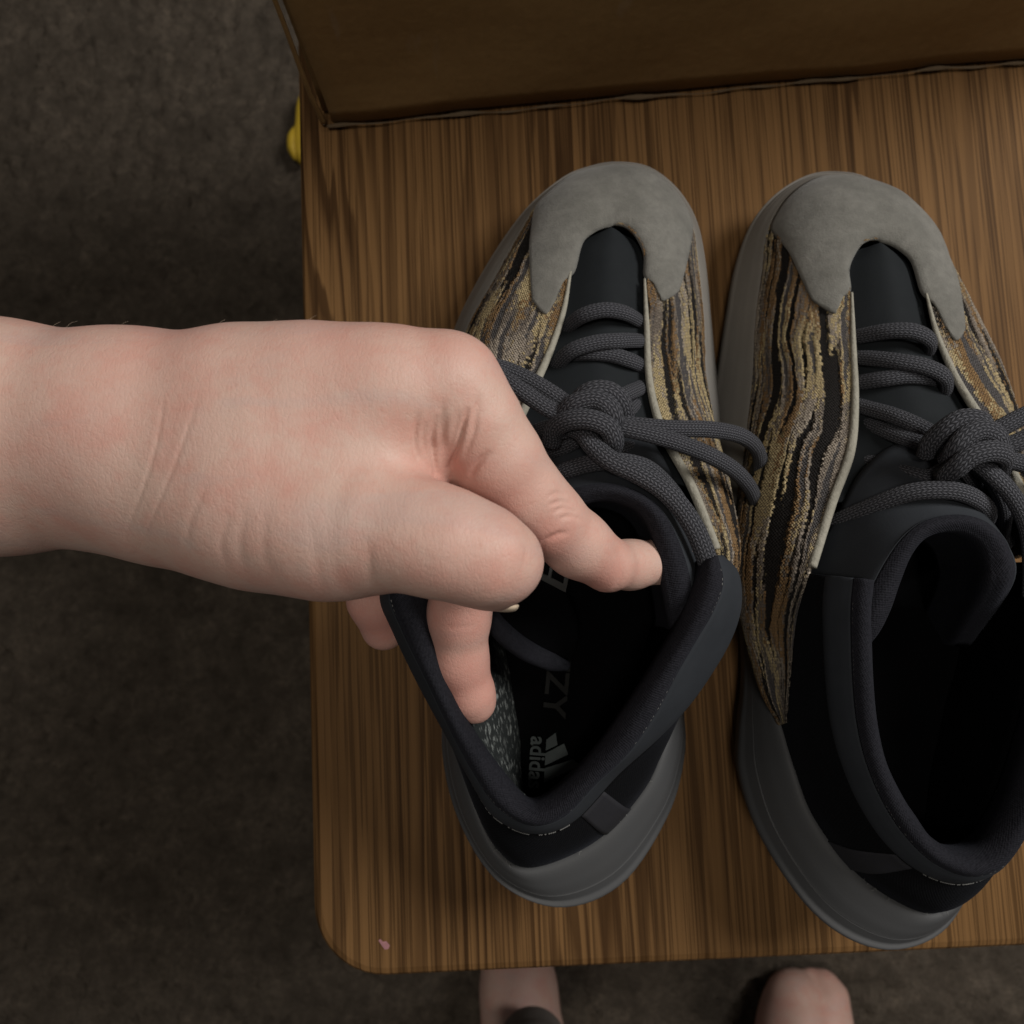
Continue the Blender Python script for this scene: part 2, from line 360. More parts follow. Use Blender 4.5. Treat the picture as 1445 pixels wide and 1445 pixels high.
def boxgeo(x0, y0, z0, x1, y1, z1):
    V = [(x, y, z) for z in (z0, z1) for y in (y0, y1) for x in (x0, x1)]
    return V, [(0, 2, 3, 1), (4, 5, 7, 6), (0, 1, 5, 4), (2, 6, 7, 3), (0, 4, 6, 2), (1, 3, 7, 5)]
for lx, ly in ((.07, .07), (TW-.12, .07), (.07, TD-.12), (TW-.12, TD-.12)):
    v, f = boxgeo(lx, ly, .006, lx+.05, ly+.05, -ZF-TT-.0005); mesh_obj('leg', v, f, M['oak'], table, smooth=False, local=True)
v, f = boxgeo(.075, .075, -ZF-TT-.07, TW-.075, TD-.075, -ZF-TT-.002); mesh_obj('apron', v, f, M['table_edge'], table, smooth=False, local=True)
# pink paint fleck on the table corner
def blob(name, ctr, pts, z, m, parent):
    Vb = [P(ctr[0], ctr[1], z)]+[P(u, v, z-.0003) for u, v in pts]
    return mesh_obj(name, Vb, [(0, i+1, (i+1) % len(pts)+1) for i in range(len(pts))], m, parent, local=True)
sp = [(534, 1327), (537, 1325), (540, 1329), (545, 1328), (550, 1334), (548, 1339), (543, 1340), (539, 1335)]
ca, sa = math.cos(-ang), math.sin(-ang)
def to_table(p): d = p-np.array(table.location); return (ca*d[0]-sa*d[1], sa*d[0]+ca*d[1], d[2])
Vb = [to_table(P(542, 1333, .0006))]+[to_table(P(u, v, .0003)) for u, v in sp]
mesh_obj('paint_fleck', Vb, [(0, i+1, (i+1) % len(sp)+1) for i in range(len(sp))], M['pink_paint'], table, local=True)

# cardboard box
bl = P(463, 178, 0); br = P(1264, 103, 0); bang = math.atan2(br[1]-bl[1], br[0]-bl[0])
box = empty('cardboard_box', (bl[0], bl[1], .0012), 'brown cardboard shipping box standing behind the sneakers on the table', 'box', rz=bang)
BW, BD, BH, CT = .40, .24, .21, .004
def panel(name, nx, nz, fn, m=None):
    G = np.array([[fn(i/(nx-1), j/(nz-1)) for i in range(nx)] for j in range(nz)])
    o = mesh_obj(name, G.reshape(-1, 3), grid_faces(nz, nx), m or M['cardboard'], box, grid_uv(G), local=True)
    thick(o, CT, 0); return o
def wob(a, b2): return .0016*math.sin(7*a+2.1*b2)+.0012*math.sin(17*a-5*b2)
panel('front_panel', 60, 24, lambda a, c: (.003+a*(BW-.006), .002+wob(a, c)*min(1, c*5)-.0014*math.exp(-((c-.02)/.05)**2)*(.5+.5*math.sin(13*a+math.sin(9*a)*2)), .002+c*(BH-.004)))
panel('back_panel', 12, 8, lambda a, c: (.003+a*(BW-.006), BD-.002, .002+c*(BH-.004)))
panel('side_panel', 12, 12, lambda a, c: (.0005+.0015*math.sin(5*c), .006+a*(BD-.012), .002+c*(BH-.004)))
panel('side_panel', 12, 12, lambda a, c: (BW-.0005, .006+a*(BD-.012), .002+c*(BH-.004)))
panel('top_flap', 12, 8, lambda a, c: (.004+a*(BW-.008), .004+c*(BD/2-.006), BH+.001))
panel('top_flap', 12, 8, lambda a, c: (.004+a*(BW-.008), BD/2+.002+c*(BD/2-.006), BH+.001))
# worn paper along the front bottom fold
pts = []
for i in range(90):
    a = i/89
    pts.append((a*BW, -.0022-.0004*math.sin(31*a)+.0003*math.sin(77*a), .0016+.0004*math.sin(19*a+1)+.0003*math.sin(53*a)))
rr = [max(.0002, .0005+.0007*math.sin(14*i/89*3+1)*math.sin(11*i/89+.4)+.0003*math.sin(120*i/89)) for i in range(90)]
v, f, u = tube_geo(pts, rr, 8, .7, 270); mesh_obj('worn_edge', v, f, M['torn_paper'], box, u, local=True)
v, f, u = tube_geo([(-.0015, .0, .002), (-.002, -.001, .03), (-.0012, 0, .08), (-.002, 0, .14), (-.001, 0, .205)], [.0014, .0012, .001, .0013, .001], 8, 1, 50)
mesh_obj('corner_fold', v, f, M['cardboard'], box, u, local=True)

# yellow thing on the carpet, half under the table edge
yc = P(424, 178, ZF+.02)
yt = empty('plastic_toy', (yc[0], yc[1], ZF+.004), 'small yellow plastic toy lying on the carpet at the left table edge', 'toy')
G = []
for j, (zz, sc) in enumerate(((0, .9), (.006, 1), (.014, 1), (.02, .8), (.0215, .3))):
    ring = []
    for k in range(28):
        a = 2*math.pi*k/28; r = .018+.003*math.cos(3*a+.5)
        ring.append((sc*r*math.cos(a)*.85+.006, sc*r*math.sin(a)*2.1, zz))
    G.append(ring)
G = np.array(G); mesh_obj('toy_body', G.reshape(-1, 3), grid_faces(5, 28, True)+[[4*28+k for k in range(28)]], M['yellow_plastic'], yt, local=True)
v, f, u = tube_geo([(-.004, -.034, .010), (-.008, -.024, .014), (-.008, -.012, .015), (-.004, 0, .013)], [.004, .006, .006, .004], 10, 1, 24); mesh_obj('toy_handle', v, f, M['yellow_plastic'], yt, local=True)

# ------------------------------------------------------------------ sneakers
mR0 = [(868, 237, .034), (913, 244, .033), (950, 273, .032), (974, 317, .032), (982, 372, .033), (990, 450, .035), (994, 530, .037), (1000, 610, .038), (1005, 690, .037)]
mOUT = [(868, 231, .030), (915, 238, .028), (955, 268, .024), (982, 312, .020), (995, 370, .017), (1003, 450, .016), (1011, 530, .016), (1021, 610, .017), (1018, 690, .018)]
cR0 = [(1000, 783, .034), (994, 817, .034), (986, 852, .036), (973, 894, .039), (961, 942, .043), (950, 997, .048), (940, 1052, .053), (912, 1118, .055), (845, 1190, .056), (755, 1229, .056), (705, 1208, .055), (672, 1145, .054), (652, 1060, .052), (648, 970, .05), (650, 890, .048), (654, 820, .046), (656, 770, .045), (655, 735, .045)]
cOUT = [(990, 780, .018), (974, 815, .018), (963, 850, .019), (957, 900, .02), (958, 950, .022), (964, 1005, .024), (965, 1065, .027), (942, 1148, .034), (878, 1243, .043), (792, 1277, .046), (706, 1243, .044), (650, 1160, .036), (625, 1065, .028), (628, 970, .025), (636, 890, .023), (640, 820, .021), (640, 770, .02)]
lR0 = [(868, 237, .034), (829, 244, .033), (800, 256, .032), (758, 293, .032), (730, 342, .033), (692, 408, .035), (658, 475, .036), (640, 550, .038), (642, 640, .042), (655, 735, .045)]
lOUT = [(868, 231, .030), (828, 238, .028), (795, 252, .026), (750, 288, .022), (712, 335, .019), (672, 400, .017), (640, 468, .016), (620, 550, .016), (625, 640, .017), (638, 738, .019)]
R0c = PP(mR0+cR0[:-1]+lR0[:0:-1]); OUTc = PP(mOUT+cOUT+lOUT[:0:-1])
mR2 = [(862, 322, .055), (880, 326, .056), (895, 340, .057), (904, 360, .058), (909, 395, .060), (912, 460, .064), (916, 540, .069), (935, 612, .076), (974, 685, .083), (1010, 775, .088)]
lR2 = [(862, 322, .055), (845, 325, .056), (828, 333, .057), (814, 350, .058), (805, 385, .060), (795, 440, .064), (776, 497, .069), (750, 555, .076), (722, 620, .083), (700, 700, .088)]
mR0x = mR0+[cR0[0]]
mTailR0 = [(986, 852, .036), (961, 942, .043), (953, 990, .048)]; mTailR2 = [(1002, 850, .078), (975, 940, .064), (957, 985, .055)]

SHOE_C = P(815, 760, 0); SHOE_C[2] = .0008
heelL, toeL = P(792, 1277, .046), P(868, 231, .03)
eL = (toeL-heelL)[:2]; eL /= np.linalg.norm(eL); nL = np.array([eL[1], -eL[0]])
midL = ((toeL+heelL)/2)[:2]
heelR, toeR = P(1240, 1337, .046), P(1195, 245, .03)
eR = (toeR-heelR)[:2]; eR /= np.linalg.norm(eR); nR = np.array([eR[1], -eR[0]]); midR = ((toeR+heelR)/2)[:2]
print('shoe length L/R', np.linalg.norm((toeL-heelL)[:2]), np.linalg.norm((toeR-heelR)[:2]))
SR = np.linalg.norm((toeR-heelR)[:2])/np.linalg.norm((toeL-heelL)[:2]); SR = min(max(SR, 1), 1.03)
def T_right(Vw):
    d = Vw[:, :2]-midL; a = d@eL*SR; bb = -(d@nL)
    out = Vw.copy(); out[:, :2] = midR+a[:, None]*eR+bb[:, None]*nR
    return out
def T_left(Vw): return Vw

def inset_poly(pts, d):
    q = pts[:, :2]; t = np.roll(q, -1, 0)-np.roll(q, 1, 0); t /= np.linalg.norm(t, axis=1)[:, None]
    nrm = np.stack([t[:, 1], -t[:, 0]], 1)
    c = q.mean(0); sgn = np.sign(((c-q)*nrm).sum(1)).sum(); nrm *= 1 if sgn > 0 else -1
    out = pts.copy(); out[:, :2] = q+nrm*d[:, None]; return out

def bulge_rails(A, B):
    A = PP(A) if not isinstance(A, np.ndarray) else A; B = PP(B) if not isinstance(B, np.ndarray) else B
    def at(h, v): r = A*(1-h)+B*h; r[:, 2] = A[:, 2]*(1-v)+B[:, 2]*v; return r
    return [A, at(.13, .36), at(.38, .70), at(.70, .92), B]

def build_sneaker(T, right):
    ctr = T(np.array([[SHOE_C[0], SHOE_C[1], .0008]]))[0]
    root = empty('sneaker', tuple(ctr), 'sneaker with striped amber knit held open by the hand' if not right else 'sneaker with striped amber knit at the right, left untouched beside the held one', 'sneaker', 'pair of sneakers on the table')
    # midsole
    lift = OUTc[:, 2]
    toe_heel = np.clip((lift-.016)/.03, 0, 1)
    bot = inset_poly(OUTc, .006+.020*toe_heel); bot[:, 2] = .001
    low = inset_poly(OUTc, .0015+.006*toe_heel); low[:, 2] = OUTc[:, 2]*.42
    shoulder = OUTc*.55+R0c*.45; shoulder[:, 2] = OUTc[:, 2]*.25+R0c[:, 2]*.75
    inn = inset_poly(R0c, np.full(len(R0c), .006)); inn[:, 2] = R0c[:, 2]-.006
    def ring_at(t):
        r = OUTc*(1-t)+R0c*t; r[:, 2] = OUTc[:, 2]*(1-t)**1.6+R0c[:, 2]*(1-(1-t)**1.6); return r
    hv = np.clip((toe_heel-.15)*2, 0, 1)
    notch = inset_poly(ring_at(.31), .0007*hv); notch[:, 2] -= .0004*hv
    NV = 66
    G = loft_grid([bot, low, OUTc, ring_at(.15), ring_at(.27), ring_at(.295), notch, ring_at(.325), ring_at(.35), ring_at(.6), R0c, inn], 240, NV, True)
    Fm = grid_faces(NV, 240, True); Fm.append(list(range(240)))
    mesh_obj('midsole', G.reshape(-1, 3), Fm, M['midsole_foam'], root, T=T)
    # a moulded groove line on the heel wall
    gr = [OUTc[i]*.62+R0c[i]*.38 for i in range(14, 23)]
    gr = [g+np.array([0, 0, .35*(R0c[i][2]-OUTc[i][2])*.55]) for g, i in zip(gr, range(14, 23))]
    # knit panels
    mr = bulge_rails(mR0x+mTailR0, mR2+mTailR2)
    wv = np.interp(np.arange(len(mr[0])), [6, 9, 11, 12], [0, 1, .8, 0]); outw = np.array([nL[0], nL[1], 0])
    for k_, am in ((1, .0065), (2, .0055), (3, .002)): mr[k_] = mr[k_]+wv[:, None]*outw*am
    lr = bulge_rails(lR0, lR2)
    def retreat(rails):
        w_ = np.interp(np.arange(len(rails[0])), [0, 3, 4.5], [.16, .16, 0])[:, None]
        e = rails[4]*(1-w_)+rails[3]*w_; return rails[:4]+[e]
    km = loft('knit_panel', retreat(mr), 430, 110, M['striped_knit'], root, T, th=.0016)
    kl = loft('knit_panel', retreat(lr), 360, 110, M['striped_knit'], root, T, th=.0016)
    # vamp / tongue base in the throat
    kk = 9
    A = PP(lR2[:kk]); B = PP(mR2[:kk]); down = np.array([0, 0, -.005])
    def across(t, dz): r = A*(1-t)+B*t; r[:, 2] += dz; return r
    dz = np.linspace(0, 1, kk)
    vr = [across(-.14, 0)+down, across(.02, 0)+down*.75, across(.28, 0)+np.outer(.002+.004*dz, [0, 0, 1])-[0, 0, .003], across(.5, 0)+np.outer(.003+.006*dz, [0, 0, 1])-[0, 0, .003], across(.72, 0)+np.outer(.002+.004*dz, [0, 0, 1])-[0, 0, .003], across(.98, 0)+down*.75, across(1.14, 0)+down]
    loft('vamp', vr, 60, 40, M['tongue_mesh'], root, T, th=.001)
    # toe cap: suede overlay laid on the knit
    gm = loft_grid(mr, 90, 30); gl = loft_grid(lr, 90, 30)
    verts = [tuple(p) for p in np.vstack([gm.reshape(-1, 3), gl.reshape(-1, 3)])]
    fs = grid_faces(30, 90); bvh = BVHTree.FromPolygons([Vector(v) for v in verts], fs+[tuple(i+gm.shape[0]*90 for i in f) for f in fs])
    outer = [(753, 427), (751, 412), (750, 385), (750, 345), (753, 306), (770, 283), (802, 258), (837, 243), (868, 239), (910, 246), (947, 274), (972, 316), (971, 345), (966, 370), (960, 396), (955, 412)]
    inner = [(781, 426), (787, 415), (796, 398), (805, 381), (813, 361), (825, 344), (840, 334), (853, 329.5), (864, 328.5), (877, 331), (889, 340), (898, 357), (906, 380), (914, 388), (920, 400), (927, 411)]
    NC = 120; nvv = 22
    def hitp(u, v):
        h = bvh.ray_cast(Vector((0, 0, H)), Vector(ray(u, v)).normalized())
        if h[0] is None or h[0].z < .028: h = bvh.find_nearest(Vector(P(u, v, .045)))
        return np.array(h[0])
    R0m, R0l = PP(mR0), PP(lR0)
    toe = [R0l[3], R0l[2], R0l[1], R0m[0], R0m[1], R0m[2], R0m[3]]
    o3 = [hitp(*q) for q in outer[:4]]+toe+[hitp(*q) for q in outer[-4:]]
    i3 = [hitp(*q) for q in inner]
    i3 = np.array(i3); aim = P(862, 430, .05); wgt = np.interp(np.arange(len(i3)), [2, 3.5, 12.5, 14], [0, 1, 1, 0], left=0, right=0)
    dv = aim-i3; dv /= np.linalg.norm(dv, axis=1)[:, None]; i3 = i3+dv*(.0030*wgt)[:, None]
    def even(pts, n, passes):
        pts = np.array(pts); L_ = np.concatenate([[0], np.cumsum(np.linalg.norm(np.diff(pts, axis=0), axis=1))])
        r = np.stack([np.interp(np.linspace(0, L_[-1], n), L_, pts[:, k]) for k in range(3)], 1)
        for _ in range(passes): r[1:-1] = (r[:-2]+2*r[1:-1]+r[2:])/4
        return r
    dense = np.vstack([catmull(np.array(o3[:4]+[toe[0]]), 40), catmull(np.array(toe), 60)[1:], catmull(np.array([toe[-1]]+o3[-4:]), 40)[1:]])
    uo = even(dense, NC, 6); ui = even(catmull(i3, 200), NC, 2)
    Vc = []
    for j in range(nvv):
        t = j/(nvv-1)
        for i in range(NC):
            q = uo[i]*(1-t)+ui[i]*t; q[2] += .012*math.sin(math.pi*t)
            ed = min(i, NC-1-i)
            if ed < 4: q[1] -= .0036*(1-abs(2*t-1)**3.2)*(1-ed/4)
            h = bvh.find_nearest(Vector(q)); nn = h[1] if h[1].z > 0 else -h[1]
            if nn.z < .05: nn = Vector((nn.x, nn.y, .3)).normalized()
            e = min(t, 1-t)*2*nvv/3
            base = np.array(h[0]) if 0 < t < 1 else q
            Vc.append(base+np.array(nn)*(.0009+.0004*min(1, e)))
    Vc = np.array(Vc).reshape(nvv, NC, 3)
    for _ in range(3):
        Vs = Vc.copy(); Vs[1:-1, 1:-1] = (Vc[1:-1, 1:-1]*2+Vc[:-2, 1:-1]+Vc[2:, 1:-1]+Vc[1:-1, :-2]+Vc[1:-1, 2:])/6; Vc = Vs
    cap = mesh_obj('toe_cap', Vc.reshape(-1, 3), grid_faces(nvv, NC), M['suede'], root, T=T); thick(cap, .0012)
    # piping along the throat
    for side in (mR2, lR2):
        pp = PP(side[4:]); pp[:, 2] += .0011
        v, f, u = tube_geo(pp, [.0005, .0011, .0014, .0017, .0017, .0016], 12, 1, 150); mesh_obj('piping', v, f, M['piping_thread'], root, u, T=T)
    # tongue with padded rim
    tb = [(694, 850, .047), (735, 750, .076), (742, 695, .078), (760, 645, .08), (800, 605, .081), (850, 585, .083), (895, 602, .082), (930, 640, .081), (955, 690, .081), (985, 760, .079), (990, 820, .076), (975, 885, .07), (950, 940, .056)]
    to = [(696, 852, .050), (745, 765, .094), (765, 715, .098), (800, 690, .101), (835, 681, .103), (870, 683, .104), (905, 695, .104), (935, 720, .104), (957, 755, .103), (974, 800, .101), (979, 840, .097), (964, 885, .088), (944, 935, .060)]
    ti = [(722, 856, .050), (785, 780, .094), (793, 742, .098), (812, 718, .101), (841, 706, .103), (872, 707, .104), (900, 720, .104), (919, 746, .104), (930, 785, .103), (936, 825, .101), (942, 860, .097), (946, 890, .088), (930, 930, .060)]
    TO, TI, TB = PP(to), PP(ti), PP(tb)
    tt = TO*.5+TI*.5; tt[:, 2] += .0042
    tq = TO*.82+TI*.18; tq[:, 2] += .0025; tq2 = TO*.18+TI*.82; tq2[:, 2] += .0028
    tl = TI.copy(); tl[:, 2] -= .012; tl[:, :2] = tl[:, :2]*.9+TO[:, :2]*.1
    tl2 = TI.copy(); tl2[:, 2] -= .035; tl2[:, :2] = tl2[:, :2]*.8+TO[:, :2]*.2
    tm = TB*.5+TO*.5
    loft('tongue', [TB, tm, TO, tq], 100, 16, M['neoprene'], root, T, th=.001)
    loft('tongue_rim', [tq, tt, tq2, TI, tl, tl2], 100, 24, M['collar_twill'], root, T, th=.001)
    return root, ctr

def collar_keys(right):
    if not right:
        o = [(1018, 785, .098), (1040, 810, .095), (1044, 855, .092), (1031, 900, .088), (1006, 945, .085), (972, 993, .081), (930, 1038, .078), (872, 1090, .076), (808, 1157, .075), (752, 1174, .075), (699, 1151, .076), (668, 1105, .079), (630, 1035, .083), (592, 965, .087), (556, 890, .09), (538, 840, .092), (550, 780, .092), (590, 730, .09)]
        s = [(1010, 784, .104), (1018, 822, .107), (1004, 862, .107), (985, 895, .106), (954, 948, .103), (924, 1005, .099), (886, 1060, .094), (840, 1104, .089), (795, 1150, .085), (748, 1162, .084), (702, 1136, .085), (668, 1086, .089), (638, 1030, .096), (602, 955, .102), (568, 885, .106), (552, 838, .108), (566, 780, .107), (605, 735, .103)]
        i = [(992, 792, .103), (978, 840, .105), (961, 880, .104), (938, 920, .102), (910, 965, .099), (876, 1015, .095), (846, 1056, .090), (808, 1098, .086), (768, 1130, .083), (745, 1134, .082), (724, 1112, .083), (694, 1075, .088), (664, 1032, .094), (634, 978, .099), (612, 915, .103), (600, 850, .105), (608, 790, .104), (640, 745, .1)]
        return o, s, i
    o = [(1008, 785, .096), (1004, 825, .094), (990, 875, .09), (974, 928, .086), (955, 980, .082), (932, 1030, .079), (900, 1085, .077), (858, 1135, .076), (806, 1168, .075), (752, 1178, .075), (706, 1158, .075), (676, 1110, .076), (660, 1045, .079), (650, 970, .083), (646, 900, .087), (648, 840, .09), (655, 780, .092), (668, 735, .092)]
    def off(k, d, dz):
        out = []
        for u, v, z in k:
            cx, cy = 815, min(max(v, 780), 1060); r = math.hypot(cx-u, cy-v)
            out.append((u+(cx-u)*d/r, v+(cy-v)*d/r, z+dz))
        return out
    return o, off(o, 12, .009), off(o, 44, .007)

def finish_sneaker(root, T, right):
    o, s, i = collar_keys(right); O, S, I = PP(o), PP(s), PP(i); R = PP(cR0)
    mid = R*.5+O*.5; mid[:, :2] += (R[:, :2]-O[:, :2])*.12
    # lower heel and quarter panel
    Rin = inset_poly(R, np.full(len(R), .001)); Rin[:, 2] -= .002
    loft('heel_panel', [Rin, mid, O*.93+S*.07], 140, 14, M['heel_ribbing'], root, T, th=.0012)
    # collar: smooth outer band, fuzzy rolled rim
    a1 = O*.55+S*.45; a1[:, 2] += .0015
    und = O*.9+R*.1; und[:, 2] -= .003; und[:, :2] = O[:, :2]*.85+I[:, :2]*.15
    loft('collar_band', [und, O, a1, S], 140, 14, M['neoprene'], root, T, th=.0012)
    t1 = S*.72+I*.28; t1[:, 2] += .0032; t2 = S*.35+I*.65; t2[:, 2] += .0034; t3 = I.copy(); t3[:, 2] -= .001
    I2 = I.copy(); I2[:, 2] -= .010; I2[:, :2] = I[:, :2]*.88+S[:, :2]*.12
    S1 = S.copy(); S1[:, 2] += .0003
    loft('collar_rim', [S1, t1, t2, t3, I2], 160, 22, M['collar_twill'], root, T, th=.0012)
    # lining and insole
    ins = [(930, 800), (928, 830), (925, 860), (915, 900), (900, 945), (880, 990), (855, 1035), (820, 1080), (788, 1120), (754, 1134), (739, 1120), (734, 1088), (731, 1040), (723, 990), (713, 930), (700, 870), (700, 800), (705, 750)]
    E = PP([(u, v, .046) for u, v in ins]); E2 = E.copy(); E2[:, 2] -= .006
    Mi = I2*.45+E*.55; Mi[:, 2] = I2[:, 2]*.5+E[:, 2]*.5
    loft('lining', [I2[:10], Mi[:10], E[:10], E2[:10]], 70, 14, M['lining_black'], root, T, th=.0008)
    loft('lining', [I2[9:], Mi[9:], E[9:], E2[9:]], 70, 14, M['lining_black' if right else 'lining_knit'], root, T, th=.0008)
    L = [(748, 1134), (728, 1110), (722, 1040), (712, 960), (695, 860), (690, 740), (700, 620)]; Rr = [(756, 1134), (800, 1110), (866, 1040), (905, 960), (935, 860), (945, 740), (930, 620)]
    IL = PP([(u, v, .0452) for u, v in L]); IR = PP([(u, v, .0452) for u, v in Rr])
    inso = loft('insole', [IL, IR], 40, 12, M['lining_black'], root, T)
    # heel pull tab: grey strip over the heel panel
    tabg = loft_grid([np.array([*(catmull(O, 140)[k0], )]) if False else catmull(Rin, 140)[60:65], catmull(mid, 140)[60:65], catmull(O, 140)[60:65]], 9, 14)
    ctr2 = np.array([0.03, -.05, .07]); tabg = tabg+np.array([.0004, -.0007, .0005])
    tab = mesh_obj('heel_tab', tabg.reshape(-1, 3), grid_faces(14, 9), M['tab_grey'], root, grid_uv(tabg), T=T); thick(tab, .0005)
    # stitches along the seam
    gs = []
    sp_ = catmull(S, 700); sp_[:, 2] += .0011; L_ = np.concatenate([[0], np.cumsum(np.linalg.norm(np.diff(sp_, axis=0), axis=1))])
    d = 0.0
    while d < L_[-1]-.002:
        if random.random() < .5:
            q = [np.array([np.interp(x, L_, sp_[:, k]) for k in range(3)]) for x in (d, d+.0004, d+.0008)]
            gs.append(tube_geo(q, .00016, 5, 1, 3))
        d += .0016
    v, f, u = join_geo(gs); st_ = mesh_obj('stitching', v, f, M['stitch_thread'], root, u, T=T); st_['kind'] = 'stuff'
    hp = catmull(O, 700)[330:455]; gs = []
    for k in range(0, 123, 2):
        q = [hp[k]+[0, -.0006, .0010], hp[k+1]+[0, -.0008, .0011], hp[min(k+2, 124)]+[0, -.0006, .0010]]
        if random.random() < .75: gs.append(tube_geo(q, .00015, 5, 1, 3))
    v, f, u = join_geo(gs); st_ = mesh_obj('heel_stitching', v, f, M['stitch_thread'], root, u, T=T); st_['kind'] = 'stuff'
    gs = []
    ed = catmull(Rin, 300); md_ = catmull(mid, 300)
    for k in range(14):
        i_ = random.randrange(112, 205); p = ed[i_]*.85+md_[i_]*.15+np.array([0, -.0008, .0012])
        a = random.uniform(0, 6.28); L2 = random.uniform(.0005, .0018)
        gs.append(tube_geo([p, p+np.array([math.cos(a), math.sin(a), .5])*L2*.5, p+np.array([math.cos(a+.7), math.sin(a+.7), .4])*L2], .00008, 4, 1, 5))
    v, f, u = join_geo(gs); li = mesh_obj('frayed_threads', v, f, M['stitch_thread'], root, None, T=T); li['kind'] = 'stuff'
    return inso

def text_geo(txt, size):
    cu = bpy.data.curves.new('lettering', 'FONT'); cu.body = txt; cu.size = size; cu.align_x = 'CENTER'; cu.align_y = 'CENTER'; cu.extrude = .0001; cu.offset = size*.02
    ob = bpy.data.objects.new('lettering_source', cu); COL.objects.link(ob)
    dg = bpy.context.evaluated_depsgraph_get(); me = ob.evaluated_get(dg).to_mesh()
    V = np.array([v.co[:] for v in me.vertices]); F = [list(p.vertices) for p in me.polygons]
    ob.evaluated_get(dg).to_mesh_clear(); bpy.data.objects.remove(ob); bpy.data.curves.remove(cu)
    return V, F

def laces(root, T, hand):
    def W(l): return PP(l)
    R = .0034
    seg = []
    rows = [
        [(790, 486, .050), (801, 464, .062), (820, 447, .0715), (850, 438, .0745), (878, 441, .072), (898, 451, .064), (910, 462, .052)],
        [(772, 540, .054), (785, 516, .067), (807, 495, .0760), (840, 484, .078), (874, 481, .0755), (899, 481, .067), (913, 484, .054)],
        [(776, 520, .054), (794, 503, .066), (822, 498, .0735), (858, 500, .0745), (884, 507, .0725), (902, 515, .066), (914, 525, .054)],
        [(916, 540, .056), (902, 548, .069), (884, 556, .080), (858, 570, .087), (830, 590, .092)],
        [(903, 562, .062), (884, 580, .079), (862, 590, .088), (840, 600, .092)],
        [(740, 620, .070), (765, 606, .082), (790, 602, .090), (812, 604, .094)],
        [(748, 660, .074), (772, 640, .084), (800, 628, .091), (826, 612, .096), (838, 604, .097)],
        [(916, 614, .064), (902, 625, .080), (884, 634, .090), (866, 636, .094), (846, 620, .096)],
        [(750, 700, .078), (775, 678, .092), (805, 662, .099), (845, 652, .1035), (880, 652, .104), (915, 662, .100), (945, 690, .090), (968, 722, .074)],
    ]
    if not hand:
        rows.append([(700, 680, .072), (725, 650, .085), (760, 620, .09)])
    long_ = [(800, 600, .098), (822, 610, .1035), (838, 630, .107), (862, 650, .109), (900, 668, .109), (935, 690, .108), (962, 718, .107), (982, 750, .106), (996, 785, .103), (1004, 815, .096), (1006, 840, .088)]
    knot = [
        [(792, 612, .097), (795, 588, .103), (812, 570, .1075), (838, 564, .109), (858, 574, .109), (866, 592, .107), (858, 608, .100)],
        [(778, 625, .096), (784, 604, .1025), (804, 593, .108), (832, 592, .1105), (856, 602, .110), (866, 620, .107), (862, 632, .1), (846, 628, .094)],
        [(815, 590, .098), (818, 566, .104), (836, 552, .107), (860, 553, .107), (876, 568, .105), (881, 588, .100), (874, 604, .095)],
    ]
    bowl = [(836, 600, .098), (806, 590, .1015), (775, 577, .1035), (745, 558, .104), (716, 538, .104), (699, 526, .1035), (700, 519, .101), (720, 524, .0985), (750, 538, .0985), (780, 556, .099), (806, 574, .098), (830, 585, .096)]
    bowr1 = [(846, 590, .099), (876, 598, .102), (910, 602, .102), (950, 605, .099), (1000, 606, .092), (1040, 613, .082), (1062, 626, .072), (1072, 645, .062), (1072, 670, .052), (1066, 700, .043)]
    bowr2 = [(848, 596, .102), (880, 604, .1055), (915, 612, .105), (955, 624, .101), (1000, 642, .094), (1034, 662, .084), (1056, 685, .072), (1066, 708, .058), (1068, 728, .045), (1064, 745, .034)]
    alls = rows+knot+[long_, bowl, bowr1, bowr2]
    if not hand:
        bowd = [(846, 590, .099), (820, 600, .103), (780, 600, .103), (730, 610, .098), (690, 640, .086), (672, 680, .070), (676, 710, .060), (700, 700, .070), (740, 660, .086), (790, 622, .096), (836, 604, .098)]
        tail = [(830, 600, .100), (806, 622, .104), (772, 650, .103), (736, 690, .098), (712, 736, .092), (700, 780, .088)]
        alls = rows+knot+[bowl, bowd, tail]
    gs = [tube_geo(W(p), R*(1.04 if p in knot or p is long_ else .9), 16, .82, len(p)*12) for p in alls]
    v, f, u = join_geo(gs)
    lace = mesh_obj('shoelace', v, f, M['lace_braid'], root, u, T=T)
    if not hand: return lace
    v, f, u = tube_geo(W([(1068, 728, .045), (1066, 740, .037), (1063, 752, .028), (1060, 764, .019)]), .0030, 12, 1, 16)
    mesh_obj('aglet', v, f, M['aglet'], lace, None, T=T)
    v, f, u = tube_geo(W([(1070, 660, .056), (1072, 676, .050), (1069, 692, .0445), (1065, 706, .039)]), .0036, 12, .85, 16)
    mesh_obj('aglet', v, f, M['aglet'], lace, None, T=T)
    return lace

rootL, cL = build_sneaker(T_left, False); insoleL = finish_sneaker(rootL, T_left, False); laces(rootL, T_left, True)
rootR, cR = build_sneaker(T_right, True); insoleR = finish_sneaker(rootR, T_right, True); laces(rootR, T_right, False)

